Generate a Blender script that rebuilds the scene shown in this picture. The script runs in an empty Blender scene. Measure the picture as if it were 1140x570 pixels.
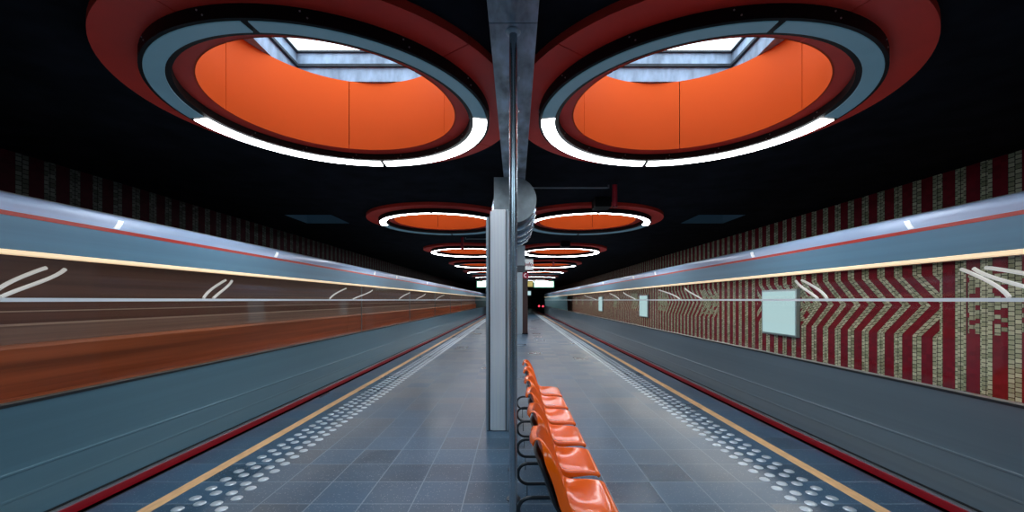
import bpy, bmesh, math, random
from mathutils import Vector, Matrix
random.seed(7)
S = bpy.context.scene
COL = S.collection
PI = math.pi

# ------------------------------------------------------------------ materials
def new_mat(name):
    m = bpy.data.materials.new(name); m.use_nodes = True
    nt = m.node_tree
    b = nt.nodes['Principled BSDF']
    return m, nt, b
def pbr(name, col, rough=0.5, metal=0.0, spec=0.5, emit=None, es=0.0, noise=0.0, nscale=(8, 8, 8), bump=0.0, coat=0.0, rvar=0.0):
    m, nt, b = new_mat(name)
    c = (*col, 1)
    b.inputs['Base Color'].default_value = c
    b.inputs['Roughness'].default_value = rough
    b.inputs['Metallic'].default_value = metal
    b.inputs['Specular IOR Level'].default_value = spec
    b.inputs['Coat Weight'].default_value = coat
    b.inputs['Coat Roughness'].default_value = 0.06
    if emit:
        b.inputs['Emission Color'].default_value = (*emit, 1)
        b.inputs['Emission Strength'].default_value = es
    if noise or bump or rvar:
        tc = nt.nodes.new('ShaderNodeTexCoord'); mp = nt.nodes.new('ShaderNodeMapping')
        mp.inputs['Scale'].default_value = nscale
        nz = nt.nodes.new('ShaderNodeTexNoise'); nz.inputs['Scale'].default_value = 1.0
        nz.inputs['Detail'].default_value = 6
        nt.links.new(tc.outputs['Object'], mp.inputs[0]); nt.links.new(mp.outputs[0], nz.inputs['Vector'])
        if noise:
            r = nt.nodes.new('ShaderNodeMapRange')
            r.inputs['From Min'].default_value = 0.3; r.inputs['From Max'].default_value = 0.7
            r.inputs['To Min'].default_value = 1 - noise; r.inputs['To Max'].default_value = 1 + noise
            nt.links.new(nz.outputs['Fac'], r.inputs['Value'])
            v = nt.nodes.new('ShaderNodeVectorMath'); v.operation = 'SCALE'
            v.inputs[0].default_value = col
            nt.links.new(r.outputs[0], v.inputs['Scale']); nt.links.new(v.outputs[0], b.inputs['Base Color'])
        if rvar:
            r2 = nt.nodes.new('ShaderNodeMapRange')
            r2.inputs['From Min'].default_value = 0.3; r2.inputs['From Max'].default_value = 0.7
            r2.inputs['To Min'].default_value = max(rough - rvar, 0.02); r2.inputs['To Max'].default_value = rough + rvar
            nt.links.new(nz.outputs['Fac'], r2.inputs['Value']); nt.links.new(r2.outputs[0], b.inputs['Roughness'])
        if bump:
            bp = nt.nodes.new('ShaderNodeBump'); bp.inputs['Strength'].default_value = bump
            bp.inputs['Distance'].default_value = 0.02
            nt.links.new(nz.outputs['Fac'], bp.inputs['Height']); nt.links.new(bp.outputs[0], b.inputs['Normal'])
    return m
def emis(name, col, s):
    m = bpy.data.materials.new(name); m.use_nodes = True
    nt = m.node_tree; nt.nodes.clear()
    e = nt.nodes.new('ShaderNodeEmission'); e.inputs[0].default_value = (*col, 1); e.inputs[1].default_value = s
    o = nt.nodes.new('ShaderNodeOutputMaterial'); nt.links.new(e.outputs[0], o.inputs[0])
    return m
class NB:                                   # tiny node builder
    def __init__(s, nt): s.nt = nt
    def m(s, op, a, b=None, c=None):
        n = s.nt.nodes.new('ShaderNodeMath'); n.operation = op
        for i, v in enumerate((a, b, c)):
            if v is None: continue
            if isinstance(v, (int, float)): n.inputs[i].default_value = v
            else: s.nt.links.new(v, n.inputs[i])
        return n.outputs[0]
    def mix(s, f, a, b):
        n = s.nt.nodes.new('ShaderNodeMix'); n.data_type = 'RGBA'
        for k, v in ((0, f), (6, a), (7, b)):
            if isinstance(v, (int, float)): n.inputs[k].default_value = v
            elif isinstance(v, tuple): n.inputs[k].default_value = (*v, 1)
            else: s.nt.links.new(v, n.inputs[k])
        return n.outputs[2]

M = {}
# dark slate floor tiles with pale speckle
def floor_mat():
    m, nt, b = new_mat('slate_tiles'); nb = NB(nt)
    tc = nt.nodes.new('ShaderNodeTexCoord'); sp = nt.nodes.new('ShaderNodeSeparateXYZ')
    nt.links.new(tc.outputs['Object'], sp.inputs[0])
    X, Y = sp.outputs[0], sp.outputs[1]
    P = 0.386
    ax = nb.m('ABSOLUTE', X)
    central = nb.m('LESS_THAN', ax, 1.945)
    fx = nb.m('FRACT', nb.m('DIVIDE', nb.m('ADD', X, 1.93 + 10 * P), P))
    fy = nb.m('FRACT', nb.m('DIVIDE', nb.m('ADD', Y, -3.19 + 20 * P), P))
    # distance to the joint in each direction
    jx = nb.m('LESS_THAN', nb.m('ABSOLUTE', nb.m('SUBTRACT', fx, 0.5)), 0.487)
    jy = nb.m('LESS_THAN', nb.m('ABSOLUTE', nb.m('SUBTRACT', fy, 0.5)), 0.487)
    jx2 = nb.m('MAXIMUM', jx, nb.m('SUBTRACT', 1, central))
    inside = nb.m('MULTIPLY', jx2, jy)
    joint = nb.m('SUBTRACT', 1, inside)
    # tile to tile variation
    cx = nb.m('FLOOR', nb.m('DIVIDE', nb.m('ADD', X, 1.93 + 10 * P), P))
    cy = nb.m('FLOOR', nb.m('DIVIDE', nb.m('ADD', Y, -3.19 + 20 * P), P))
    cv = nt.nodes.new('ShaderNodeCombineXYZ'); nt.links.new(cx, cv.inputs[0]); nt.links.new(cy, cv.inputs[1])
    wn = nt.nodes.new('ShaderNodeTexWhiteNoise'); wn.noise_dimensions = '3D'; nt.links.new(cv.outputs[0], wn.inputs['Vector'])
    nz = nt.nodes.new('ShaderNodeTexNoise'); nz.inputs['Scale'].default_value = 2.3; nz.inputs['Detail'].default_value = 8
    nt.links.new(tc.outputs['Object'], nz.inputs['Vector'])
    tone = nb.m('ADD', nb.m('MULTIPLY', wn.outputs['Value'], 0.42), nb.m('ADD', nb.m('MULTIPLY', nz.outputs['Fac'], 0.5), 0.5))
    vo = nt.nodes.new('ShaderNodeTexVoronoi'); vo.inputs['Scale'].default_value = 60
    nt.links.new(tc.outputs['Object'], vo.inputs['Vector'])
    rnd = nt.nodes.new('ShaderNodeSeparateColor'); nt.links.new(vo.outputs['Color'], rnd.inputs[0])
    speck = nb.m('MULTIPLY', nb.m('LESS_THAN', vo.outputs['Distance'], 0.24), nb.m('GREATER_THAN', rnd.outputs[0], 0.58))
    sc = nt.nodes.new('ShaderNodeVectorMath'); sc.operation = 'SCALE'; sc.inputs[0].default_value = (0.040, 0.096, 0.165)
    nt.links.new(tone, sc.inputs['Scale'])
    c1 = nb.mix(nb.m('MULTIPLY', speck, 0.6), sc.outputs[0], (0.32, 0.37, 0.42))
    c2 = nb.mix(nb.m('MULTIPLY', joint, 0.75), c1, (0.25, 0.33, 0.40))
    nt.links.new(c2, b.inputs['Base Color'])
    r = nb.m('ADD', nb.m('MULTIPLY', wn.outputs['Value'], 0.10), 0.27)
    nt.links.new(nb.m('ADD', r, nb.m('MULTIPLY', joint, 0.3)), b.inputs['Roughness'])
    b.inputs['Specular IOR Level'].default_value = 0.55
    bp = nt.nodes.new('ShaderNodeBump'); bp.inputs['Strength'].default_value = 0.25; bp.inputs['Distance'].default_value = 0.004
    nt.links.new(inside, bp.inputs['Height']); nt.links.new(bp.outputs[0], b.inputs['Normal'])
    return m
# mosaic of dull gold strips on crimson, vertical with a band of chevrons
def mosaic_mat(name, gold, gold2, red, phase):
    m, nt, b = new_mat(name); nb = NB(nt)
    tc = nt.nodes.new('ShaderNodeTexCoord'); sp = nt.nodes.new('ShaderNodeSeparateXYZ')
    nt.links.new(tc.outputs['Object'], sp.inputs[0])
    Y, Z = sp.outputs[1], sp.outputs[2]
    P = 0.329
    zz = nb.m('MINIMUM', nb.m('MAXIMUM', nb.m('SUBTRACT', Z, 0.98), 0), 0.96)
    amp = nb.m('GREATER_THAN', nb.m('SINE', nb.m('MULTIPLY', Y, 0.9)), -0.55)
    d = nb.m('MULTIPLY', nb.m('PINGPONG', zz, 0.48), amp)
    u = nb.m('ADD', Y, d)
    f = nb.m('FRACT', nb.m('DIVIDE', nb.m('ADD', u, phase + 30 * P), P))
    stripe = nb.m('LESS_THAN', f, 0.47)
    band = nb.m('MULTIPLY', nb.m('GREATER_THAN', Z, 1.08), nb.m('LESS_THAN', Z, 1.9))
    field = nb.m('MULTIPLY', band, nb.m('GREATER_THAN', nb.m('SINE', nb.m('MULTIPLY', nb.m('ADD', Y, nb.m('MULTIPLY', d, 0.6)), 1.45)), 0.72))
    # tile cells
    tw, th = P * 0.235, 0.062
    cu = nb.m('DIVIDE', nb.m('MULTIPLY', f, P), tw)
    colid = nb.m('FLOOR', nb.m('DIVIDE', nb.m('ADD', u, phase + 30 * P), tw))
    off = nb.m('FRACT', nb.m('MULTIPLY', colid, 0.37))
    cz = nb.m('ADD', nb.m('DIVIDE', Z, th), off)
    fu, fz = nb.m('FRACT', cu), nb.m('FRACT', cz)
    g = nb.m('MULTIPLY', nb.m('LESS_THAN', nb.m('ABSOLUTE', nb.m('SUBTRACT', fu, 0.5)), 0.44),
             nb.m('LESS_THAN', nb.m('ABSOLUTE', nb.m('SUBTRACT', fz, 0.5)), 0.42))
    cv = nt.nodes.new('ShaderNodeCombineXYZ'); nt.links.new(colid, cv.inputs[0]); nt.links.new(nb.m('FLOOR', cz), cv.inputs[1])
    wn = nt.nodes.new('ShaderNodeTexWhiteNoise'); nt.links.new(cv.outputs[0], wn.inputs['Vector'])
    goldc = nb.mix(wn.outputs['Value'], gold, gold2)
    dens = nb.m('MAXIMUM', stripe, nb.m('MULTIPLY', field, nb.m('GREATER_THAN', wn.outputs['Value'], 0.3)))
    goldt = nb.mix(g, (0.01, 0.012, 0.01), goldc)
    redc = nb.mix(nb.m('MULTIPLY', wn.outputs['Value'], 0.5), red, tuple(x * 0.45 for x in red))
    c = nb.mix(dens, redc, goldt)
    nt.links.new(c, b.inputs['Base Color'])
    b.inputs['Roughness'].default_value = 0.6
    b.inputs['Specular IOR Level'].default_value = 0.15
    return m
def glass_mat(name, tint, refl=0.08, rough=0.03, cap=0.10):
    m = bpy.data.materials.new(name); m.use_nodes = True
    nt = m.node_tree; nt.nodes.clear()
    o = nt.nodes.new('ShaderNodeOutputMaterial')
    t = nt.nodes.new('ShaderNodeBsdfTransparent'); t.inputs[0].default_value = (*tint, 1)
    g = nt.nodes.new('ShaderNodeBsdfGlossy'); g.inputs['Roughness'].default_value = rough
    g.inputs[0].default_value = (0.85, 0.92, 1, 1)
    fr = nt.nodes.new('ShaderNodeFresnel'); fr.inputs[0].default_value = 1.45
    ml = nt.nodes.new('ShaderNodeMath'); ml.operation = 'MULTIPLY'; ml.inputs[1].default_value = refl / 0.04
    cl = nt.nodes.new('ShaderNodeMath'); cl.operation = 'MINIMUM'; cl.inputs[1].default_value = cap
    mx = nt.nodes.new('ShaderNodeMixShader')
    nt.links.new(fr.outputs[0], ml.inputs[0]); nt.links.new(ml.outputs[0], cl.inputs[0]); nt.links.new(cl.outputs[0], mx.inputs[0])
    nt.links.new(t.outputs[0], mx.inputs[1]); nt.links.new(g.outputs[0], mx.inputs[2]); nt.links.new(mx.outputs[0], o.inputs[0])
    return m

M['floor'] = floor_mat()
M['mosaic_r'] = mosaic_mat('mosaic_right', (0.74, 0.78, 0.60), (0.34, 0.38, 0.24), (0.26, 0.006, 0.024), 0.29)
M['mosaic_l'] = mosaic_mat('mosaic_left_dimmed', (0.17, 0.18, 0.17), (0.07, 0.08, 0.065), (0.06, 0.003, 0.010), 0.2)  # same mosaic darkened; the left wall's weaker light is put into the colours
M['black'] = pbr('matt_black', (0.006, 0.007, 0.009), 0.9, spec=0.1)
M['ceil'] = pbr('black_ceiling', (0.010, 0.012, 0.017), 0.95, spec=0.08, noise=0.4, nscale=(3, 3, 3))
M['bed'] = pbr('track_bed', (0.02, 0.02, 0.022), 0.9, noise=0.5, nscale=(9, 9, 9), bump=0.4)
M['edge'] = pbr('platform_edge', (0.01, 0.011, 0.013), 0.6)
M['yellow'] = pbr('yellow_line', (0.86, 0.52, 0.25), 0.5, noise=0.12, nscale=(20, 6, 20))
M['stud'] = pbr('stud_metal', (0.62, 0.72, 0.80), 0.30, metal=0.45)
M['disc'] = pbr('red_panel', (0.95, 0.055, 0.032), 0.50, noise=0.10, nscale=(1.5, 1.5, 1.5))
M['drum'] = pbr('orange_panel', (0.66, 0.085, 0.008), 0.6, spec=0.12, noise=0.05, nscale=(.8, .8, .8))
M['housing'] = pbr('black_housing', (0.004, 0.0045, 0.006), 0.55, spec=0.2)
M['screw'] = pbr('screw', (0.5, 0.52, 0.55), 0.3, metal=1)
M['lit'] = emis('lit_lens', (0.94, 0.97, 1.0), 20.0)
M['unlit'] = pbr('unlit_lens', (0.11, 0.21, 0.28), 0.4, spec=0.25, emit=(0.10, 0.21, 0.28), es=0.30, noise=0.12, nscale=(2, 2, 2))  # faint emission stands in for sky reflected in these lenses
M['concrete'] = pbr('pale_concrete', (0.28, 0.38, 0.50), 0.8, noise=0.45, nscale=(7, 7, 3), bump=0.3)
M['ledge'] = pbr('dark_ledge', (0.03, 0.04, 0.05), 0.8, noise=0.4, nscale=(12, 12, 12))
M['sky'] = emis('skylight_pane', (0.78, 0.90, 1.0), 3.4)
M['sky_small'] = emis('skylight_pane_small', (0.80, 0.90, 1.0), 2.0)
M['steel'] = pbr('brushed_steel', (0.42, 0.54, 0.62), 0.36, metal=0.55, noise=0.10, nscale=(40, 40, 1.2), rvar=0.06)
M['beam'] = pbr('worn_steel', (0.33, 0.43, 0.50), 0.42, metal=0.4, noise=0.6, nscale=(9, 3.5, 9), rvar=0.10)
M['pole'] = pbr('pole_steel', (0.42, 0.50, 0.57), 0.24, metal=0.8)
M['plate'] = pbr('plate_steel', (0.20, 0.27, 0.31), 0.4, metal=0.5, noise=0.2, nscale=(9, 9, 9))
M['bright'] = pbr('bright_steel', (0.80, 0.92, 1.0), 0.33, metal=0.1, noise=0.06, nscale=(50, 50, 1))
M['ribsteel'] = pbr('rib_steel', (0.45, 0.58, 0.70), 0.2, metal=0.8)
M['gap'] = pbr('dark_groove', (0.03, 0.04, 0.045), 0.5)
M['dsteel'] = pbr('dark_steel', (0.10, 0.12, 0.14), 0.35, metal=0.8)
M['tube'] = pbr('black_tube', (0.035, 0.045, 0.055), 0.28, metal=0.6, coat=0.3)
M['orange'] = pbr('orange_plastic', (1.0, 0.135, 0.004), 0.2, spec=0.3, coat=0.5)
M['blackpl'] = pbr('black_plastic', (0.012, 0.012, 0.014), 0.45)
M['redpaint'] = pbr('red_paint', (0.42, 0.012, 0.03), 0.4)
M['grey'] = pbr('grey_conduit', (0.30, 0.34, 0.38), 0.5)
M['brown'] = pbr('dark_brown', (0.045, 0.022, 0.022), 0.4)
M['white'] = pbr('white_sign', (0.75, 0.8, 0.82), 0.5, emit=(0.8, 0.85, 0.9), es=0.5)
M['redtext'] = pbr('red_text', (0.5, 0.01, 0.06), 0.5)
M['signlit'] = emis('lit_sign', (0.90, 1.0, 0.93), 2.2)
M['green'] = pbr('green_frame', (0.02, 0.20, 0.12), 0.5, emit=(0.05, 0.6, 0.35), es=0.25)
M['ysign'] = pbr('yellow_sign', (0.42, 0.34, 0.10), 0.6, emit=(0.5, 0.42, 0.14), es=0.25)  # faint emission added to brighten the unlit sign
M['redlamp'] = emis('red_signal', (1.0, 0.05, 0.08), 3.0)
# trains
M['t_low'] = pbr('train_lower_steel', (0.115, 0.235, 0.30), 0.28, metal=0.25, noise=0.07, nscale=(14, 0.06, 14))
M['t_low_r'] = pbr('train_lower_steel_grey', (0.15, 0.215, 0.255), 0.28, metal=0.25, noise=0.08, nscale=(14, 0.06, 14))
M['t_up'] = pbr('train_blue_grey', (0.14, 0.32, 0.46), 0.40, metal=0.1, noise=0.08, nscale=(14, 0.1, 14))
M['t_cant'] = pbr('train_silver', (0.40, 0.56, 0.80), 0.34, metal=0.1, noise=0.08, nscale=(14, 0.1, 14))
M['t_red'] = pbr('train_red_stripe', (0.62, 0.045, 0.03), 0.35)
M['t_sill'] = pbr('train_red_sill', (0.34, 0.004, 0.014), 0.4)
M['t_line'] = pbr('train_pale_trim', (0.40, 0.46, 0.50), 0.3, metal=0.7)
M['t_dark'] = pbr('train_dark_rubber', (0.012, 0.018, 0.022), 0.5)
M['t_cream'] = pbr('train_cream_light', (0.85, 0.68, 0.45), 0.4, emit=(1.0, 0.74, 0.46), es=0.75)
M['t_streak'] = pbr('train_light_streak', (0.85, 0.87, 0.88), 0.35, emit=(0.85, 0.9, 0.9), es=0.35)  # glow of the light streaks added behind the upper panes
M['t_fleck'] = pbr('train_reflection_fleck', (0.8, 0.85, 0.9), 0.3, emit=(0.85, 0.95, 1.0), es=0.55)  # glow stands in for ring-lamp reflections on the cant panel
M['t_bar'] = pbr('train_transom', (0.68, 0.76, 0.82), 0.3, metal=0.2, emit=(0.6, 0.7, 0.78), es=0.22)  # faint emission added so the steel bar looks lit
M['t_lin1'] = pbr('lining_dark_brown', (0.16, 0.072, 0.055), 0.5, noise=0.3, nscale=(20, 0.2, 20))
M['t_lin2'] = pbr('lining_grey_brown', (0.30, 0.20, 0.17), 0.5, noise=0.25, nscale=(20, 0.2, 20))
M['t_mould'] = pbr('lining_moulding', (0.62, 0.48, 0.40), 0.4)
M['t_bench'] = pbr('bench_orange_brown', (0.44, 0.125, 0.045), 0.45, noise=0.4, nscale=(9, 0.2, 9))
M['t_floor'] = pbr('train_floor', (0.05, 0.045, 0.045), 0.6)
M['t_lamp'] = emis('train_lamp', (1.0, 0.90, 0.78), 6.5)
M['t_lamp_r'] = emis('train_lamp_right', (1.0, 0.95, 0.88), 13.0)
M['glass_l'] = glass_mat('tinted_window_glass', (0.86, 0.84, 0.83), 0.03, 0.05, 0.07)
M['glass_r'] = glass_mat('clear_window_glass', (0.92, 0.92, 0.91), 0.03, 0.05, 0.06)
M['glass_f'] = glass_mat('far_window_glass', (0.95, 0.95, 0.94), 0.02, 0.08, 0.0)
M['glass_p'] = glass_mat('poster_glass', (0.7, 0.75, 0.78), 0.05)
M['poster'] = pbr('poster_paper', (0.55, 0.58, 0.6), 0.6, noise=0.3, nscale=(1, 3, 3))
M['pale_glow'] = emis('pale_glow_panel', (0.55, 0.80, 0.84), 0.9)  # far-end lit panel, and glow added for glare along the right wall
M['shaft'] = pbr('blue_shaft', (0.05, 0.10, 0.15), 0.8, emit=(0.03, 0.075, 0.12), es=0.10)
M['endwall'] = pbr('end_wall', (0.10, 0.12, 0.13), 0.7, noise=0.3, nscale=(2, 2, 2))

# ------------------------------------------------------------------ mesh helpers
def link_mesh(name, bm, mat, parent=None, smooth=False, kind=None):
    bmesh.ops.recalc_face_normals(bm, faces=bm.faces)
    me = bpy.data.meshes.new(name); bm.to_mesh(me); bm.free()
    for mm in (mat if isinstance(mat, (list, tuple)) else [mat]): me.materials.append(mm)
    if smooth:
        for p in me.polygons: p.use_smooth = True
        me.set_sharp_from_angle(angle=math.radians(smooth if smooth is not True else 40))
    o = bpy.data.objects.new(name, me); COL.objects.link(o)
    if parent: o.parent = parent
    if kind: o['kind'] = kind
    return o
def empty(name, loc, label=None, cat=None, group=None):
    o = bpy.data.objects.new(name, None); COL.objects.link(o); o.location = loc; o.empty_display_size = 0.1
    return tag(o, label, cat, group)
def tag(o, label=None, cat=None, group=None, kind=None):
    if label: o['label'] = label
    if cat: o['category'] = cat
    if group: o['group'] = group
    if kind: o['kind'] = kind
    return o
def copy_tree(src, loc=None, label=None, parent=None):
    c = src.copy(); COL.objects.link(c)
    if parent: c.parent = parent
    if loc is not None: c.location = loc
    if label: c['label'] = label
    for ch in list(src.children): copy_tree(ch, None, None, c)
    return c
def BM(): return bmesh.new()
def box(bm, x0, x1, y0, y1, z0, z1, bev=0.0, mi=0):
    r = bmesh.ops.create_cube(bm, size=1.0)
    for v in r['verts']:
        v.co = Vector(((x0 + x1) / 2 + v.co.x * (x1 - x0), (y0 + y1) / 2 + v.co.y * (y1 - y0), (z0 + z1) / 2 + v.co.z * (z1 - z0)))
    fs = list({f for v in r['verts'] for f in v.link_faces})
    for f in fs: f.material_index = mi
    if bev:
        es = list({e for v in r['verts'] for e in v.link_edges})
        bmesh.ops.bevel(bm, geom=es, offset=bev, segments=2, affect='EDGES', profile=0.5)
def ring_frames(pts):
    """tangent frames along a polyline (parallel transport)"""
    P = [Vector(p) for p in pts]; T = []
    for i in range(len(P)):
        a = P[max(i - 1, 0)]; b = P[min(i + 1, len(P) - 1)]
        T.append((b - a).normalized())
    n = Vector((0, 0, 1)) if abs(T[0].z) < 0.9 else Vector((1, 0, 0))
    out = []
    for t in T:
        n = (n - t * n.dot(t)).normalized(); out.append((n, t.cross(n)))
    return P, out
def tube(bm, pts, r, seg=12, mi=0, cap=True):
    P, F = ring_frames(pts)
    rad = r if isinstance(r, (list, tuple)) else [r] * len(P)
    rows = []
    for p, (n, b), rr in zip(P, F, rad):
        rows.append([bm.verts.new(p + (n * math.cos(2 * PI * k / seg) + b * math.sin(2 * PI * k / seg)) * rr) for k in range(seg)])
    for a, c in zip(rows, rows[1:]):
        for k in range(seg):
            f = bm.faces.new((a[k], a[(k + 1) % seg], c[(k + 1) % seg], c[k])); f.material_index = mi
    if cap:
        for rr in (rows[0], rows[-1]):
            f = bm.faces.new(rr); f.material_index = mi
def extrude(bm, prof, y0, y1, closed=False, ny=1):
    """profile in (x,z), swept along y"""
    rows = []
    for j in range(ny + 1):
        y = y0 + (y1 - y0) * j / ny
        rows.append([bm.verts.new((x, y, z)) for x, z in prof])
    n = len(prof)
    for a, c in zip(rows, rows[1:]):
        for k in range(n if closed else n - 1):
            bm.faces.new((a[k], a[(k + 1) % n], c[(k + 1) % n], c[k]))
    if closed:
        bm.faces.new(rows[0]); bm.faces.new(rows[-1])
def arc_solid(bm, prof, a0, a1, n, full=False):
    """closed profile in (r,z) revolved from a0 to a1; angle measured from +y towards +x"""
    rows = []
    for i in range(n + (0 if full else 1)):
        a = a0 + (a1 - a0) * i / n
        rows.append([bm.verts.new((r * math.sin(a), r * math.cos(a), z)) for r, z in prof])
    m = len(prof)
    pairs = list(zip(rows, rows[1:])) + ([(rows[-1], rows[0])] if full else [])
    for p, q in pairs:
        for k in range(m):
            bm.faces.new((p[k], p[(k + 1) % m], q[(k + 1) % m], q[k]))
    if not full:
        bm.faces.new(rows[0]); bm.faces.new(rows[-1])

# ------------------------------------------------------------------ measures
H = 1.55                     # eye height
EDGE = 3.13                  # platform edge
CEIL = 3.45
WALL = 6.42
Y0, Y1 = -1.5, 78.0
RX = 1.68                    # ring centre, either side
RY = [4.03 + 5.79 * k for k in range(7)]

# ------------------------------------------------------------------ setting
bm = BM(); box(bm, -EDGE, EDGE, Y0, Y1, -0.25, 0)
link_mesh('floor', bm, M['floor'], kind='structure')
bm = BM(); box(bm, -EDGE + 0.25, EDGE - 0.25, Y0, Y1, -1.1, -0.252)
link_mesh('platform_base', bm, M['black'], kind='structure')
bm = BM(); box(bm, -WALL, WALL, Y0, Y1 + 6, -1.3, -1.1)
link_mesh('track_bed', bm, M['bed'], kind='structure')
n = 0
for s in (-1, 1):
    n += 1
    bm = BM(); box(bm, min(s * EDGE, s * (EDGE + 0.025)), max(s * EDGE, s * (EDGE + 0.025)), Y0, Y1, -0.10, -0.004)
    link_mesh('trim_%d' % n, bm, M['edge'], kind='structure')
for s in (-1, 1):
    n += 1
    bm = BM(); a, c = (2.655, 2.76)
    box(bm, min(s * a, s * c), max(s * a, s * c), Y0, Y1, 0.0, 0.002)
    link_mesh('trim_%d' % n, bm, M['yellow'], kind='structure')
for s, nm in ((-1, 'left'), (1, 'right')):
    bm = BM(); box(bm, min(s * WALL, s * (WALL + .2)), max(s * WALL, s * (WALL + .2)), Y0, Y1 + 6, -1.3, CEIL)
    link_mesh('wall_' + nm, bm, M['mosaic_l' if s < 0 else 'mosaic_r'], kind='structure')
# end wall with the two tunnel mouths
bm = BM()
box(bm, -2.9, 2.9, Y1, Y1 + 0.4, -1.3, CEIL)
for s in (-1, 1): box(bm, min(s * 2.9, s * WALL), max(s * 2.9, s * WALL), Y1, Y1 + .4, 2.9, CEIL)
link_mesh('wall_end', bm, M['endwall'], kind='structure')
bm = BM(); box(bm, -WALL, WALL, Y1 + 6, Y1 + 6.2, -1.3, CEIL)
link_mesh('wall_tunnel', bm, M['black'], kind='structure')
bm = BM(); box(bm, -WALL - .2, WALL + .2, Y0 - .2, Y0 - 0.002, -1.3, CEIL)
link_mesh('wall_back', bm, M['black'], kind='structure')

# ceiling with round holes over the platform and square shafts over the tracks
HOLE = 1.12
bm = BM()
def quad(pts, z=CEIL):
    bm.faces.new([bm.verts.new((x, y, z)) for x, y in pts])
def rect(x0, x1, y0, y1):
    if x1 > x0 and y1 > y0: quad([(x0, y0), (x1, y0), (x1, y1), (x0, y1)])
half = 5.79 / 2
for s in (-1, 1):
    for cy in RY:
        N = 64; x0, x1 = -RX, 3.0 - RX; y0, y1 = -half, half
        angs = sorted({2 * PI * i / N for i in range(N)} | {math.atan2(yy, xx) % (2 * PI) for xx in (x0, x1) for yy in (y0, y1)})
        def outer(a):
            dx, dy = math.cos(a), math.sin(a); t = 1e9
            if dx > 1e-9: t = min(t, x1 / dx)
            if dx < -1e-9: t = min(t, x0 / dx)
            if dy > 1e-9: t = min(t, y1 / dy)
            if dy < -1e-9: t = min(t, y0 / dy)
            return (s * (RX + dx * t), cy + dy * t)
        for a, c in zip(angs, angs[1:] + [angs[0] + 2 * PI]):
            quad([(s * (RX + HOLE * math.cos(a)), cy + HOLE * math.sin(a)), outer(a), outer(c), (s * (RX + HOLE * math.cos(c)), cy + HOLE * math.sin(c))])
    def sr(a, c, y0, y1): rect(min(s * a, s * c), max(s * a, s * c), y0, y1)
    sr(0, 3.0, Y0, RY[0] - half); sr(0, 3.0, RY[-1] + half, Y1 + 6)
    sr(3.0, 4.1, Y0, Y1 + 6); sr(5.15, WALL, Y0, Y1 + 6)
    sr(4.1, 5.15, Y0, 9.36); sr(4.1, 5.15, 10.4, Y1 + 6)
bmesh.ops.remove_doubles(bm, verts=bm.verts, dist=1e-4)
link_mesh('ceiling', bm, M['ceil'], kind='structure')
bm = BM(); box(bm, -WALL - .2, WALL + .2, Y0 - .2, Y1 + 6.2, 5.2, 5.3)
link_mesh('roof_slab', bm, M['black'], kind='structure')
for s in (-1, 1):
    n += 1
    bm = BM()
    xa, xb = sorted((s * 4.1, s * 5.15))
    for q in ([(xa, 9.36), (xb, 9.36)], [(xb, 9.36), (xb, 10.4)], [(xb, 10.4), (xa, 10.4)], [(xa, 10.4), (xa, 9.36)]):
        (p, p2) = q
        bm.faces.new([bm.verts.new(v) for v in ((*p, CEIL), (*p2, CEIL), (*p2, CEIL + .35), (*p, CEIL + .35))])
    bm.faces.new([bm.verts.new(v) for v in ((xa, 9.36, CEIL + .35), (xb, 9.36, CEIL + .35), (xb, 10.4, CEIL + .35), (xa, 10.4, CEIL + .35))])
    link_mesh('trim_%d' % n, bm, M['shaft'], kind='structure')

# ------------------------------------------------------------------ steel beam on the centre line
bm = BM()
for (a, c) in ((-1.4, 0.35), (0.354, 2.62), (2.626, 4.9), (4.904, 7.2), (7.204, 12.5), (12.504, 20), (20.004, 30), (30.004, 45)):
    box(bm, -.152, .152, a, c, 3.28, CEIL - .002, 0.004)
tag(link_mesh('ceiling_beam', bm, M['beam']), 'long worn grey steel beam running down the middle of the black ceiling', 'beam')

# ------------------------------------------------------------------ ring lamps
DZ = 3.385                       # underside of the red disc
def disc_mesh(sgn):
    b = BM(); g = 0.0028
    for i in range(5):
        a = math.radians(-17 + 72 * i)
        arc_solid(b, [(1.105, DZ), (1.70, DZ), (1.70, CEIL - .0005), (1.1155, CEIL - .0005), (1.1155, DZ + .03), (1.105, DZ + .03)], a + g, a + 2 * PI / 5 - g, 20)
    if sgn > 0: bmesh.ops.scale(b, vec=(-1, 1, 1), verts=b.verts)
    # the panel stops against the side of the centre beam
    g_ = bmesh.ops.bisect_plane(b, geom=b.verts[:] + b.edges[:] + b.faces[:], plane_co=(-sgn * (RX - .1535), 0, 0), plane_no=(-sgn, 0, 0), clear_outer=True)
    bmesh.ops.holes_fill(b, edges=[e for e in b.edges if e.is_boundary], sides=8)
    return b
def drum_mesh(sgn):
    b = BM(); g = 0.0035
    for i in range(5):
        a = math.radians(-17 + 72 * i)
        arc_solid(b, [(1.10, DZ), (1.115, DZ), (1.115, 4.20), (1.10, 4.20)], a + g, a + 2 * PI / 5 - g, 20)
    if sgn > 0: bmesh.ops.scale(b, vec=(-1, 1, 1), verts=b.verts)
    return b
def housing_mesh():
    b = BM()
    arc_solid(b, [(1.245, DZ - .001), (1.245, 3.312), (1.28, 3.308), (1.418, 3.2935), (1.44, 3.293), (1.44, DZ - .001)], 0, 2 * PI, 96, True)
    return b
def screw_mesh():
    b = BM(); bmesh.ops.create_icosphere(b, subdivisions=2, radius=0.006); return b
def seg_mesh(q):
    b = BM(); g = 0.018
    a = q * PI / 2
    arc_solid(b, [(1.285, 3.306), (1.287, 3.298), (1.411, 3.286), (1.414, 3.292)], a + g, a + PI / 2 - g, 28)
    return b
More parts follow.
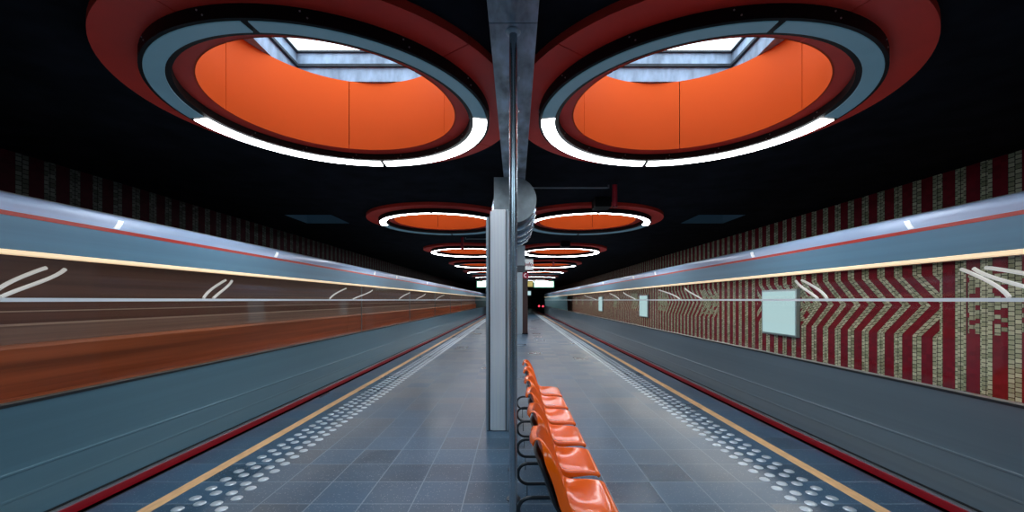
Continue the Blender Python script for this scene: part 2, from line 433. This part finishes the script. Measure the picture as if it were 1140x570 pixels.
# quadrants counted from the far point (+y): 0 far/+x, 1 near/+x, 2 near/-x, 3 far/-x
LIT = {0: (1, 0, 0, 1), 1: (0, 1, 1, 0), 2: (1, 1, 1, 1), 3: (1, 0, 0, 1), 4: (0, 1, 1, 0), 5: (0, 1, 1, 0), 6: (1, 1, 1, 1)}
words = ['nearest', 'second', 'third', 'fourth', 'fifth', 'sixth', 'farthest']
lit_words = {0: 'far half lit and near half grey', 1: 'near half lit', 2: 'full circle lit', 3: 'far half lit', 4: 'near half lit', 5: 'near half lit', 6: 'full circle lit'}
cache = {}
def inst(name, key, builder, mat, parent, smooth=50):
    if key in cache:
        o = bpy.data.objects.new(name, cache[key]); COL.objects.link(o); o.parent = parent
        return o
    o = link_mesh(name, builder(), mat, parent, smooth); cache[key] = o.data
    return o
for s, side in ((-1, 'left'), (1, 'right')):
    for k, cy in enumerate(RY):
        lab = '%s red ceiling ring lamp on the %s, %s' % (words[k], side, lit_words[k])
        root = empty('ring_lamp', (s * RX, cy, 0), lab, 'ceiling lamp', 'round red ceiling lamps over the %s half of the platform' % side)
        inst('disc_panel', ('disc', s), lambda: disc_mesh(s), M['disc'], root)
        inst('drum_lining', ('drum', s), lambda: drum_mesh(s), M['drum'], root)
        hs = inst('lamp_housing', 'house', housing_mesh, M['housing'], root)
        if k == 0:
            for c_ in range(14):
                for z_, d_ in ((3.325, 0), (3.362, 0.03)):
                    a_ = 2 * PI * (c_ + .4) / 14 + d_; r_ = 1.441 if (c_ % 14) in (5, 6, 7, 8, 9, 4, 10) else 1.2445
                    inst('screw_head', 'screw', screw_mesh, M['screw'], hs).location = (r_ * math.sin(a_), r_ * math.cos(a_), z_)
        for q in range(4):
            L = LIT[k][q]
            inst('lamp_lens', ('seg', q, L), lambda: seg_mesh(q), M['lit' if L else 'unlit'], root)['label'] = 'glowing white lamp lens' if L else 'unlit grey-blue lamp lens'
        if k > 0:
            def gl():
                b = BM(); bmesh.ops.create_circle(b, cap_ends=True, segments=48, radius=1.098, matrix=Matrix.Translation((0, 0, 4.15))); return b
            inst('skylight_pane', 'glaze', gl, M['sky_small'], root)
        # black driver box beside the near joint of some rings
        if (s > 0 and k in (1, 2, 4)):
            b = BM(); box(b, -.20, .10, -2.10, -1.75, 3.27, CEIL - .001, .008)
            link_mesh('driver_box', b, M['housing'], root)

# skylight wells over the nearest pair
def skylight(s, side):
    root = empty('skylight', (s * RX, 4.03, 0), 'square concrete skylight shaft with white pane above the %s ring lamp' % side, 'skylight')
    ya, yb, hx = -.99, 1.07, .965
    t = .18
    b = BM()
    box(b, -hx - t, -hx, ya - t, yb + t, 4.205, 4.95); box(b, hx, hx + t, ya - t, yb + t, 4.205, 4.95)
    box(b, -hx, hx, ya - t, ya, 4.205, 4.95); box(b, -hx, hx, yb, yb + t, 4.205, 4.95)
    link_mesh('shaft_wall', b, M['concrete'], root)
    for z0, z1, d in ((4.375, 4.405, .035), (4.55, 4.57, .03)):
        b = BM()
        box(b, -hx, -hx + d, ya, yb, z0, z1); box(b, hx - d, hx, ya, yb, z0, z1)
        box(b, -hx + d, hx - d, ya, ya + d, z0, z1); box(b, -hx + d, hx - d, yb - d, yb, z0, z1)
        link_mesh('ledge', b, M['ledge'], root)
    b = BM(); box(b, -hx + .002, hx - .002, ya + .002, yb - .002, 4.578, 4.586)
    link_mesh('skylight_pane', b, M['sky'], root)
skylight(-1, 'nearest left'); skylight(1, 'nearest right')

# red hanging loudspeakers with their grey conduits, between the rings
for x, y, side, nm in ((1.65, 6.92, 1, 'nearest'), (-1.6, 12.71, -1, 'middle'), (1.69, 18.5, 1, 'farthest')):
    b = BM(); tube(b, [(x, y, CEIL - .001), (x, y, 3.085)], .042, 20)
    b2 = b; tube(b2, [(x, y, 3.085), (x, y, 3.08)], .048, 20)
    tag(link_mesh('hanging_loudspeaker', b, M['redpaint'], smooth=True), 'red tube loudspeaker hanging from black ceiling, %s of the three' % nm, 'loudspeaker', 'red hanging loudspeakers')
    b = BM(); tube(b, [(side * .1525, y, 3.40), (x - side * .13, y, 3.40)], .013, 10)
    tube(b, [(x - side * .13, y, 3.40), (x - side * .10, y, 3.40), (x - side * .10, y, CEIL - .001)], .013, 10)
    tag(link_mesh('conduit', b, M['grey'], smooth=True), 'thin grey conduit leading to the %s red hanging loudspeaker' % nm, 'conduit', 'ceiling conduits')

# ------------------------------------------------------------------ tactile studs
b = BM()
prof = [(0.0, .0105), (.016, .0105), (.019, .0085), (.028, .0082), (.036, .006), (.042, .002), (.0425, .0004)]
rows = []
for r, z in prof[1:]:
    rows.append([b.verts.new((r * math.cos(2 * PI * k / 20), r * math.sin(2 * PI * k / 20), z)) for k in range(20)])
for a, c in zip(rows, rows[1:]):
    for k in range(20): b.faces.new((a[k], c[k], c[(k + 1) % 20], a[(k + 1) % 20]))
b.faces.new(rows[0]); b.faces.new(rows[-1])
stud_me = None
cols = [(2.490, 0.0, 'outermost'), (2.390, .086, 'second outermost'), (2.262, .086, 'second innermost'), (2.165, 0.0, 'innermost')]
stud0 = link_mesh('tactile_stud', b, M['stud'], smooth=50); stud_me = stud0.data
first = True; PITCH = .172
far_bm = BM()
def far_stud(x, y):
    seg = 8
    top = [far_bm.verts.new((x + .030 * math.cos(2 * PI * k / seg), y + .030 * math.sin(2 * PI * k / seg), .009)) for k in range(seg)]
    bot = [far_bm.verts.new((x + .043 * math.cos(2 * PI * k / seg), y + .043 * math.sin(2 * PI * k / seg), .0005)) for k in range(seg)]
    far_bm.faces.new(top)
    for k in range(seg): far_bm.faces.new((top[k], bot[k], bot[(k + 1) % seg], top[(k + 1) % seg]))
for s, side in ((-1, 'left'), (1, 'right')):
    for cx, dy, w in cols:
        for i in range(440):
            y = 3.108 + dy + PITCH * i
            if y > 77: break
            if i < 37:
                o = stud0 if first else stud0.copy()
                if not first: COL.objects.link(o)
                first = False
                o.location = (s * cx, y, 0)
                tag(o, 'round metal floor stud, %s column, beside the %s yellow line' % (w, side), 'floor stud', '%s stud column, %s strip' % (w, side))
            else:
                far_stud(s * cx, y)
o = link_mesh('tactile_studs', far_bm, M['stud'])
tag(o, 'distant round metal floor studs in strips beside both yellow lines', 'floor stud', kind='stuff')

# ------------------------------------------------------------------ orange chairs
def chair_shell():
    b = BM()
    # rows: (x, z, half width, dish)
    R = [(.572, .372, .206, 0), (.582, .392, .212, 0), (.572, .412, .216, .001), (.525, .423, .217, .004), (.46, .424, .218, .010), (.40, .420, .219, .018),
         (.345, .418, .220, .026), (.307, .432, .220, .034), (.284, .464, .220, .042), (.264, .520, .221, .052), (.240, .590, .222, .060),
         (.214, .655, .222, .064), (.193, .702, .214, .062), (.175, .738, .198, .056), (.160, .765, .170, .044), (.149, .783, .122, .022)]
    V = 12
    grid = []
    for i, (x, z, hw, d) in enumerate(R):
        a = R[max(i - 1, 0)]; c = R[min(i + 1, len(R) - 1)]
        tx, tz = c[0] - a[0], c[1] - a[1]; L = math.hypot(tx, tz)
        nx, nz = tz / L, -tx / L               # normal towards the sitter: up for the seat, forward for the back
        row = []
        for j in range(-V, V + 1):
            t = j / V
            k = d * (t * t) ** 1.3 - d * .5
            row.append(Vector((x + nx * k, t * hw, z + nz * k)))
        # rolled side rims
        rim = (.026 + .034 * min(1, max(0, (i - 3) / 4))) * {13: .75, 14: .45, 15: .12}.get(i, 1)
        for sg, at in ((-1, 0), (1, None)):
            e = row[0] if sg < 0 else row[-1]
            p1 = e + Vector((-nx * .010, sg * .012, -nz * .010))
            p2 = e + Vector((-nx * rim, sg * .016, -nz * rim))
            if sg < 0: row = [p2, p1] + row
            else: row = row + [p1, p2]
        grid.append(row)
    # rolled top
    for dx, dz, sc in ((-.014, .007, .92), (-.032, .002, .90), (-.044, -.016, .92), (-.047, -.036, .94)):
        base = grid[len(R) - 1]
        grid.append([Vector((p.x + dx, p.y * sc, p.z + dz)) for p in base])
    vs = [[b.verts.new(p) for p in r] for r in grid]
    for a, c in zip(vs, vs[1:]):
        for k in range(len(a) - 1): b.faces.new((a[k], a[k + 1], c[k + 1], c[k]))
    return b
def chair_back():
    b = BM()
    R = [(.40, .395, .17), (.30, .385, .19), (.240, .40, .195), (.212, .452, .197), (.190, .52, .197), (.166, .59, .197), (.143, .65, .190), (.128, .69, .17)]
    V = 8; vs = []
    for x, z, hw in R: vs.append([b.verts.new((x + .02 * (j / V) ** 2, hw * j / V, z)) for j in range(-V, V + 1)])
    for a, c in zip(vs, vs[1:]):
        for k in range(len(a) - 1): b.faces.new((a[k], a[k + 1], c[k + 1], c[k]))
    return b
ordn = ['nearest of the six orange chairs in the row', 'second orange chair from the camera in the row of six', 'third orange chair from the camera in the row of six',
        'fourth orange chair from the camera in the row of six', 'second orange chair from the far end of the row of six', 'orange chair at the far end of the row of six']
CY = [2.42 + .564 * i for i in range(6)]
c0 = empty('platform_chair', (0, CY[0], 0), ordn[0] + ', glossy moulded plastic', 'chair', 'row of orange platform chairs')
sh = link_mesh('shell', chair_shell(), M['orange'], c0, 60)
sd = sh.modifiers.new('thick', 'SOLIDIFY'); sd.thickness = .007; sd.offset = -1
ss = sh.modifiers.new('smooth', 'SUBSURF'); ss.levels = 1; ss.render_levels = 2
bk = link_mesh('back_cover', chair_back(), M['blackpl'], c0, 60)
sd = bk.modifiers.new('thick', 'SOLIDIFY'); sd.thickness = .02; sd.offset = 0
b = BM(); box(b, .27, .41, -.13, .13, .305, .39, .012)
link_mesh('seat_mount', b, M['blackpl'], c0)
for i in range(1, 6): copy_tree(c0, (0, CY[i], 0), ordn[i] + ', glossy moulded plastic')

# ------------------------------------------------------------------ poles with tube brackets
PYs = [2.70 + .564 * i for i in range(6)]
pl = ['nearest', 'second', 'third', 'fourth', 'fifth', 'farthest']
p0 = empty('steel_pole', (0, PYs[0], 0), 'nearest slim steel pole from floor to beam beside the chairs', 'pole', 'slim steel poles behind the chairs')
b = BM(); tube(b, [(0, 0, 0.001), (0, 0, 3.279)], .0255, 28); link_mesh('pole', b, M['pole'], p0, True)
b = BM(); tube(b, [(0, 0, 3.279), (0, 0, 3.272), (0, 0, 3.262), (0, 0, 3.258)], [.048, .048, .040, .027], 28); link_mesh('ceiling_flange', b, M['steel'], p0, True)
b = BM(); tube(b, [(0, 0, .001), (0, 0, .008), (0, 0, .016)], [.055, .055, .028], 28); link_mesh('floor_flange', b, M['dsteel'], p0, True)
b = BM()
pts = [(.328, 0, .278), (.25, 0, .278), (.12, 0, .278)]
for a in range(0, 13):
    t = PI / 2 + PI * a / 12
    pts.append((.112 + .079 * math.cos(t), 0, .199 + .079 * math.sin(t)))
pts += [(.25, 0, .12), (.328, 0, .12)]
tube(b, pts, .0125, 14); link_mesh('loop_bracket', b, M['tube'], p0, True)
b = BM(); tube(b, [(.105, 0, .001), (.105, 0, .11)], .004, 8); link_mesh('thin_strut', b, M['dsteel'], p0, True)
for i in range(1, 6): copy_tree(p0, (0, PYs[i], 0), '%s slim steel pole behind the chairs, in line with the nearest pole' % pl[i])
b = BM(); tube(b, [(.3455, 2.24, .292), (.3455, 5.62, .292)], .016, 14)
for y in PYs: box(b, .333, .357, y - .012, y + .012, .105, .292)
tag(link_mesh('seat_rail', b, M['tube'], smooth=True), 'black steel rail carrying the row of orange chairs', 'rail')

# ------------------------------------------------------------------ display totem, housing and duct
t = empty('display_totem', (0, 4.96, 0), 'upright steel poster stand seen edge on, left of the slim poles', 'display stand')
b = BM(); box(b, -.265, -.105, 0, 1.25, .004, 2.622, .006); link_mesh('core_post', b, M['bright'], t)
for x0, x1, zt in ((-.335, -.305, 2.53), (-.095, -.068, 2.62)):
    b = BM(); box(b, x0, x1, .0, 1.25, .004, zt, .004); link_mesh('edge_frame', b, M['steel'], t)
b = BM(); box(b, -.305, -.285, .012, 1.24, .01, 2.54); link_mesh('groove', b, M['gap'], t)
b = BM(); box(b, -.285, -.265, .004, 1.246, .01, 2.60); link_mesh('bright_strip', b, M['bright'], t)
b = BM(); box(b, -.105, -.095, .012, 1.24, .01, 2.60); link_mesh('groove', b, M['gap'], t)
b = BM(); box(b, -.337, -.335, .08, 1.17, .75, 2.35); link_mesh('poster', b, M['poster'], t)
b = BM(); box(b, -.068, -.066, .08, 1.17, .75, 2.35); link_mesh('poster', b, M['poster'], t)

v = empty('ventilation_duct', (0, 5.9, 0), 'round steel duct with ribs and flat end plate hanging under the beam', 'duct')
b = BM()
prof2 = [(-.29, 1.16), (-.29, 1.737), (0, 1.737)]
cx_, cz_, r_ = -.012, 1.415, .322
pr = [(-.29, H + 1.076), (-.29, H + 1.728), (cx_, H + 1.728)]
for a in range(1, 17):
    tt = PI / 2 - PI * a / 16 * 1.0
    pr.append((cx_ + r_ * math.cos(tt), H + cz_ - .005 + r_ * math.sin(tt)))
pr[-1] = (cx_, H + 1.076)
extrude(b, pr, 0, .05, True); link_mesh('end_plate', b, M['plate'], v, 30)
def ring_y(bm_, prof_, n_=64):
    rows_ = []
    for i in range(n_):
        a = 2 * PI * i / n_
        rows_.append([bm_.verts.new((cx_ + r * math.cos(a), y, H + cz_ - .03 + r * math.sin(a))) for r, y in prof_])
    for i in range(n_):
        p, q = rows_[i], rows_[(i + 1) % n_]
        for k in range(len(prof_)): bm_.faces.new((p[k], p[(k + 1) % len(prof_)], q[(k + 1) % len(prof_)], q[k]))
b = BM(); ring_y(b, [(.255, .05), (.28, .05), (.28, 2.3), (.255, 2.3)]); link_mesh('duct_tube', b, M['dsteel'], v, 40)
for y, r in ((.36, .335), (.88, .355), (1.45, .36), (2.05, .35)):
    b = BM(); ring_y(b, [(.281, y), (r - .012, y), (r, y + .03), (r, y + .20), (r - .012, y + .23), (.281, y + .23)]); link_mesh('duct_rib', b, M['ribsteel'], v, 40)
b = BM()
for y in (.6, 1.9): box(b, -.035, .011, y, y + .05, H + cz_ + .24, 3.279)
link_mesh('hanger_strap', b, M['dsteel'], v)

# second hanging cabinet, farther along the centre line
c = empty('hanging_cabinet', (.185, 13, 0), 'small steel cabinet with dark lower band hanging beyond the duct', 'cabinet')
b = BM(); box(b, -.125, .125, 0, .5, 2.62, 3.24, .008); link_mesh('cabinet_body', b, M['steel'], c)
b = BM(); box(b, -.127, .127, -.002, .502, 2.44, 2.618, .006); link_mesh('dark_band', b, M['dsteel'], c)
b = BM(); box(b, -.10, -.04, .2, .3, 3.24, CEIL - .17); link_mesh('hanger', b, M['dsteel'], c)

# help point column
c = empty('help_point_column', (.33, 19, 0), 'tall column, half bright steel and half dark brown, standing beyond the chairs', 'column')
b = BM(); box(b, -.24, 0, 0, .4, .002, CEIL - .002, .01); link_mesh('steel_half', b, M['steel'], c)
b = BM(); box(b, 0.001, .235, 0.002, .4, .05, CEIL - .002, .01); link_mesh('brown_half', b, M['brown'], c)
b = BM(); box(b, -.02, .24, -.01, .42, .002, .049); link_mesh('plinth', b, M['black'], c)

def text_obj(txt, size, loc, mat, parent, name='lettering'):
    cu = bpy.data.curves.new(name, 'FONT'); cu.body = txt; cu.size = size; cu.align_x = 'CENTER'; cu.align_y = 'CENTER'; cu.extrude = .002; cu.offset = .008
    tmp = bpy.data.objects.new(name + '_src', cu); COL.objects.link(tmp)
    dg = bpy.context.evaluated_depsgraph_get()
    me = bpy.data.meshes.new_from_object(tmp.evaluated_get(dg)); bpy.data.objects.remove(tmp)
    me.materials.append(mat)
    o = bpy.data.objects.new(name, me); COL.objects.link(o); o.parent = parent
    o.location = loc; o.rotation_euler = (PI / 2, 0, 0)
    return o
sg = empty('info_sign', (.60, 18.7, 0), 'white sign with red word info beside the tall column', 'sign')
b = BM(); box(b, -.20, .20, 0, .05, 2.90, 3.37, .006); link_mesh('sign_panel', b, M['white'], sg)
text_obj('info', .235, (.0, -.004, 3.13), M['redtext'], sg)
b = BM(); box(b, -.24, -.2, .02, .32, 3.1, 3.14); link_mesh('sign_arm', b, M['dsteel'], sg)
sg = empty('round_red_sign', (.47, 18.9, 0), 'round red sign with pale hook mark under the info sign', 'sign')
b = BM(); tube(b, [(0, 0, 2.66), (0, .05, 2.66)], .15, 32); link_mesh('sign_disc', b, M['redtext'], sg, 40)
b = BM()
pts = [(.07 * math.cos(a), -.004, 2.66 + .07 * math.sin(a)) for a in [PI * .35 + i * PI * 1.3 / 14 for i in range(15)]]
tube(b, pts, .016, 8); link_mesh('hook_mark', b, M['white'], sg, 40)

# lit exit signs and the yellow one
for s, side in ((-1, 'left'), (1, 'right')):
    sg = empty('exit_sign', (s * 1.84, 27, 0), 'white lit sign box with green rim hanging over %s side of the platform' % side, 'sign', 'lit signs over the far platform')
    b = BM(); box(b, -.66, .66, 0, .14, 2.34, 2.78, .01); link_mesh('sign_box', b, M['green'], sg)
    b = BM(); box(b, -.615, .615, -.006, -.001, 2.39, 2.745); link_mesh('lit_face', b, M['signlit'], sg)
    for x in (-.5, .5):
        b = BM(); tube(b, [(x, .07, 2.78), (x, .07, CEIL - .001)], .012, 8)
        link_mesh('hanger_rod', b, M['dsteel'], sg)
sg = empty('yellow_sign', (.93, 27, 0), 'dull yellow sign panel hanging left of the right lit sign', 'sign')
b = BM(); box(b, -.2, .2, .02, .08, 2.4, 2.75, .006); link_mesh('sign_panel', b, M['ysign'], sg)
for x in (-.13, .13):
    b = BM(); tube(b, [(x, .05, 2.75), (x, .05, CEIL - .001)], .01, 8)
    link_mesh('hanger_rod', b, M['dsteel'], sg)

# far end: lit doorway on the end wall, tunnel signals
b = BM(); box(b, 1.9, 2.85, Y1 - .05, Y1 - .0005, 2.45, 3.2)
tag(link_mesh('light_box', b, M['pale_glow']), 'small pale lit panel on the far end wall', 'light panel')
for x, z, w in ((4.3, .45, 'left'), (5.0, .40, 'right')):
    r = empty('signal_lamp', (x, Y1 - 1.5, 0), 'red tunnel signal at far end beyond right train, %s of two' % w, 'signal', 'red tunnel signals')
    b = BM(); tube(b, [(0, 0, -1.1), (0, 0, z - .25)], .05, 12); link_mesh('post', b, M['dsteel'], r)
    b = BM(); box(b, -.2, .2, -.06, .1, z - .25, z + .25, .02); link_mesh('lamp_head', b, M['black'], r)
    b = BM(); tube(b, [(0, -.06, z), (0, -.08, z)], .16, 20); link_mesh('red_lens', b, M['redlamp'], r)
# ------------------------------------------------------------------ trains
def train(s, side, label, ya, yb):
    t = empty('metro_train', (0, ya, 0), label, 'train', None)
    L = yb - ya
    R_ = s > 0
    def P(name, prof_, mat, closed=True, y0=0.0, y1=None, smooth=False, parent=t):
        b_ = BM(); extrude(b_, [(s * x, z) for x, z in prof_], y0, L if y1 is None else y1, closed)
        return link_mesh(name, b_, mat, parent, smooth)
    def rectp(x0, x1, z0, z1): return [(x0, z0), (x1, z0), (x1, z1), (x0, z1)]
    low = [(3.222, .098), (3.222, .25), (3.2205, .256), (3.2205, .268), (3.222, .274), (3.224, .42),
           (3.221, .425), (3.221, .437), (3.224, .442), (3.226, .862), (3.30, .862), (3.30, .098)]
    P('lower_panel', low, M['t_low_r' if R_ else 't_low'])
    P('red_sill', rectp(3.195, 3.30, .000, .060), M['t_sill'])
    P('sill_trim', rectp(3.205, 3.30, .0605, .074), M['t_line'])
    P('sill_gap', rectp(3.235, 3.30, .0745, .0975), M['t_dark'])
    P('underframe', rectp(3.30, 5.85, -.75, -.002), M['black'])
    P('window_seal', rectp(3.222, 3.30, .8625, .882), M['t_dark'])
    nb_ = 4
    for i in range(nb_):
        P('window_pane', [(3.236, .882), (3.250, 1.8455)], M['glass_r' if R_ else 'glass_l'], False, L * i / nb_, L * (i + 1) / nb_)
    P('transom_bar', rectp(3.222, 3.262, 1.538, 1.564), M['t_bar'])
    P('light_strip', [(3.238, 1.846), (3.230, 1.850), (3.230, 1.870), (3.242, 1.876), (3.30, 1.876), (3.30, 1.846)], M['t_cream'])
    P('upper_panel', [(3.242, 1.8765), (3.262, 2.098), (3.32, 2.098), (3.32, 1.8765)], M['t_up'])
    P('red_band', [(3.260, 2.0985), (3.264, 2.128), (3.32, 2.128), (3.32, 2.0985)], M['t_red'])
    P('cant_panel', [(3.266, 2.1285), (3.274, 2.175), (3.29, 2.215), (3.315, 2.243), (3.36, 2.262), (3.36, 2.1285)], M['t_cant'], smooth=25)
    P('roof', [(3.361, 2.262), (3.6, 2.32), (4.2, 2.37), (4.9, 2.37), (5.55, 2.32), (5.85, 2.24), (5.85, 2.10), (3.361, 2.10)], M['t_line'])
    P('inner_floor', rectp(3.301, 5.80, 0.0, .05), M['t_floor'])
    ends = BM()
    for y in (0.0, L - .06): box(ends, min(s * 3.305, s * 5.80), max(s * 3.305, s * 5.80), y, y + .06, .051, 2.099)
    link_mesh('end_wall', ends, M['t_low'], t)
    lamp = P('ceiling_lamp', rectp(4.45, 4.62, 2.03 if R_ else 2.07, 2.098), M['t_lamp_r' if R_ else 't_lamp'])
    if R_:
        P('far_side_panel', rectp(5.80, 5.86, .0, .30), M['t_low_r'])
        P('far_window_pane', [(5.83, .30), (5.83, 2.0645)], M['glass_f'], False)
        P('far_side_header', rectp(5.80, 5.86, 2.065, 2.099), M['t_lin1'])
    else:
        P('lining_upper', rectp(5.74, 5.80, 1.275, 2.099), M['t_lin1'])
        P('lining_moulding', rectp(5.725, 5.80, 1.25, 1.274), M['t_mould'])
        P('lining_middle', rectp(5.74, 5.80, .05, 1.249), M['t_lin2'])
        P('lining_line', rectp(5.73, 5.739, 1.41, 1.425), M['t_mould'])
        # one long bench per carriage quarter
        for i in range(nb_):
            P('bench_back', [(5.739, .45), (5.66, .45), (5.60, 1.00), (5.62, 1.04), (5.739, 1.04)], M['t_bench'], True, L * i / nb_ + .01, L * (i + 1) / nb_ - .01)
            P('bench_seat', [(5.65, .36), (5.20, .38), (5.18, .44), (5.25, .47), (5.65, .449)], M['t_bench'], True, L * i / nb_ + .01, L * (i + 1) / nb_ - .01)
    # pale glowing flecks added for ring-lamp reflections on the cant panel
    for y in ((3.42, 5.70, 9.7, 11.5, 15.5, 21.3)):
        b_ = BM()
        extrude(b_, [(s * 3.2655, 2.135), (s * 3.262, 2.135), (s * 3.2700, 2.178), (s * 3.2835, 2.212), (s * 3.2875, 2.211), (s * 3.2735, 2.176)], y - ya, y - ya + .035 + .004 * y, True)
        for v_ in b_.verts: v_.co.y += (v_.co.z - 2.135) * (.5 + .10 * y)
        link_mesh('reflection_fleck', b_, M['t_fleck'], t)
    # glowing bent rods added for light streaks, just behind the upper panes
    ys = [(2.72, .33), (2.78, .40), (4.59, .35), (4.74, .31), (7.7, .75), (8.8, 1.2), (12.3, 1.25), (14.4, 1.5), (18.0, 2.0)] if not R_ else \
         [(2.876, .31), (2.62, .48), (2.38, .64), (4.70, .37), (4.56, .40), (7.63, .75), (8.65, 1.25), (11.85, 1.3), (13.7, 1.4), (17.6, 3.0)]
    for k, (y, ln) in enumerate(ys):
        b_ = BM(); pts_ = []
        for i in range(11):
            f = i / 10
            e = f * f * (3 - 2 * f)
            pts_.append((s * 3.40, y - ya + ln * (f * .55 + e * .45), 1.568 + .215 * (f ** 1.15 if k % 2 else 1 - (1 - f) ** 1.4)))
        pts_.append((s * 3.40, y - ya + ln + .03, 1.93)); pts_.append((s * 3.40, y - ya + ln + .03, 2.098))
        pts_ = pts_[:11]
        tube(b_, pts_, .014, 8)
        # each rod takes the shape of one light streak
        link_mesh('light_streak_rod', b_, M['t_streak'], t, True)
    for y in ((9.9, 14.4, 18.9, 23.4, 28.0) if not R_ else ()):
        b_ = BM(); tube(b_, [(s * 3.62, y - ya, .051), (s * 3.62, y - ya, 2.099)], .012, 12)
        link_mesh('grab_pole', b_, M['t_line'], t, True)
    return t
train(-1, 'left', 'silver metro train along the left platform edge, orange-brown interior behind its windows', -1.2, 60)
train(1, 'right', 'silver metro train along the right platform edge, mosaic wall visible through its windows', -1.2, 47)

# glowing panels added on the far wall for glare behind the right train
for y, w in ((9.45, 'nearest'), (20.1, 'middle'), (30.6, 'farthest')):
    r = empty('glare_panel', (WALL, y, 0), 'glowing blue-white panel added for glare on the right mosaic wall, %s of three' % w, 'glare panel', 'glare panels added on the right wall')
    b = BM(); box(b, -.09, -.001, -.02, 1.32, .70, 1.80, .01); link_mesh('glare_panel_frame', b, M['steel'], r)
    b = BM(); box(b, -.094, -.0905, .03, 1.27, .75, 1.75); link_mesh('lit_face', b, M['pale_glow'], r)  # glowing face added for the glare

# ------------------------------------------------------------------ lights
def area(name, loc, rot, sx, sy, power, col):
    l = bpy.data.lights.new(name, 'AREA'); l.shape = 'RECTANGLE'; l.size = sx; l.size_y = sy; l.energy = power; l.color = col
    o = bpy.data.objects.new(name, l); COL.objects.link(o); o.location = loc; o.rotation_euler = rot
    return o
# the next pair of ring lamps of the row hangs behind the camera
for s in (-1, 1): area('ring_light_behind', (s * RX, 4.03 - 5.79 + .9, 3.28), (0, 0, 0), 2.4, 1.6, 72, (0.74, 0.90, 1.0))
# daylight coming down the skylight wells
for s in (-1, 1): area('daylight', (s * RX, 4.05, 4.56), (0, 0, 0), 1.8, 1.9, 9, (0.72, 0.86, 1.0))

w = bpy.data.worlds.new('station_air'); S.world = w; w.use_nodes = True
w.node_tree.nodes['Background'].inputs[0].default_value = (0.10, 0.13, 0.16, 1)
w.node_tree.nodes['Background'].inputs[1].default_value = 0.1

# ------------------------------------------------------------------ camera
cam = bpy.data.cameras.new('camera'); co = bpy.data.objects.new('camera', cam); COL.objects.link(co)
co.location = (0.015, 0, H); co.rotation_euler = (PI / 2, 0, 0)
cam.sensor_width = 36; cam.sensor_fit = 'HORIZONTAL'; cam.lens = 36 * 467 / 1140
cam.shift_x = -4 / 1140; cam.shift_y = 49 / 1140
cam.clip_start = 0.02; cam.clip_end = 300
S.camera = co
S.view_settings.view_transform = 'Standard'
S.view_settings.look = 'None'
S.view_settings.exposure = 0.0
try:
    S.cycles.use_denoising = True
    S.cycles.sample_clamp_indirect = 6.0
    S.cycles.max_bounces = 10
    S.cycles.transparent_max_bounces = 16
except Exception:
    pass
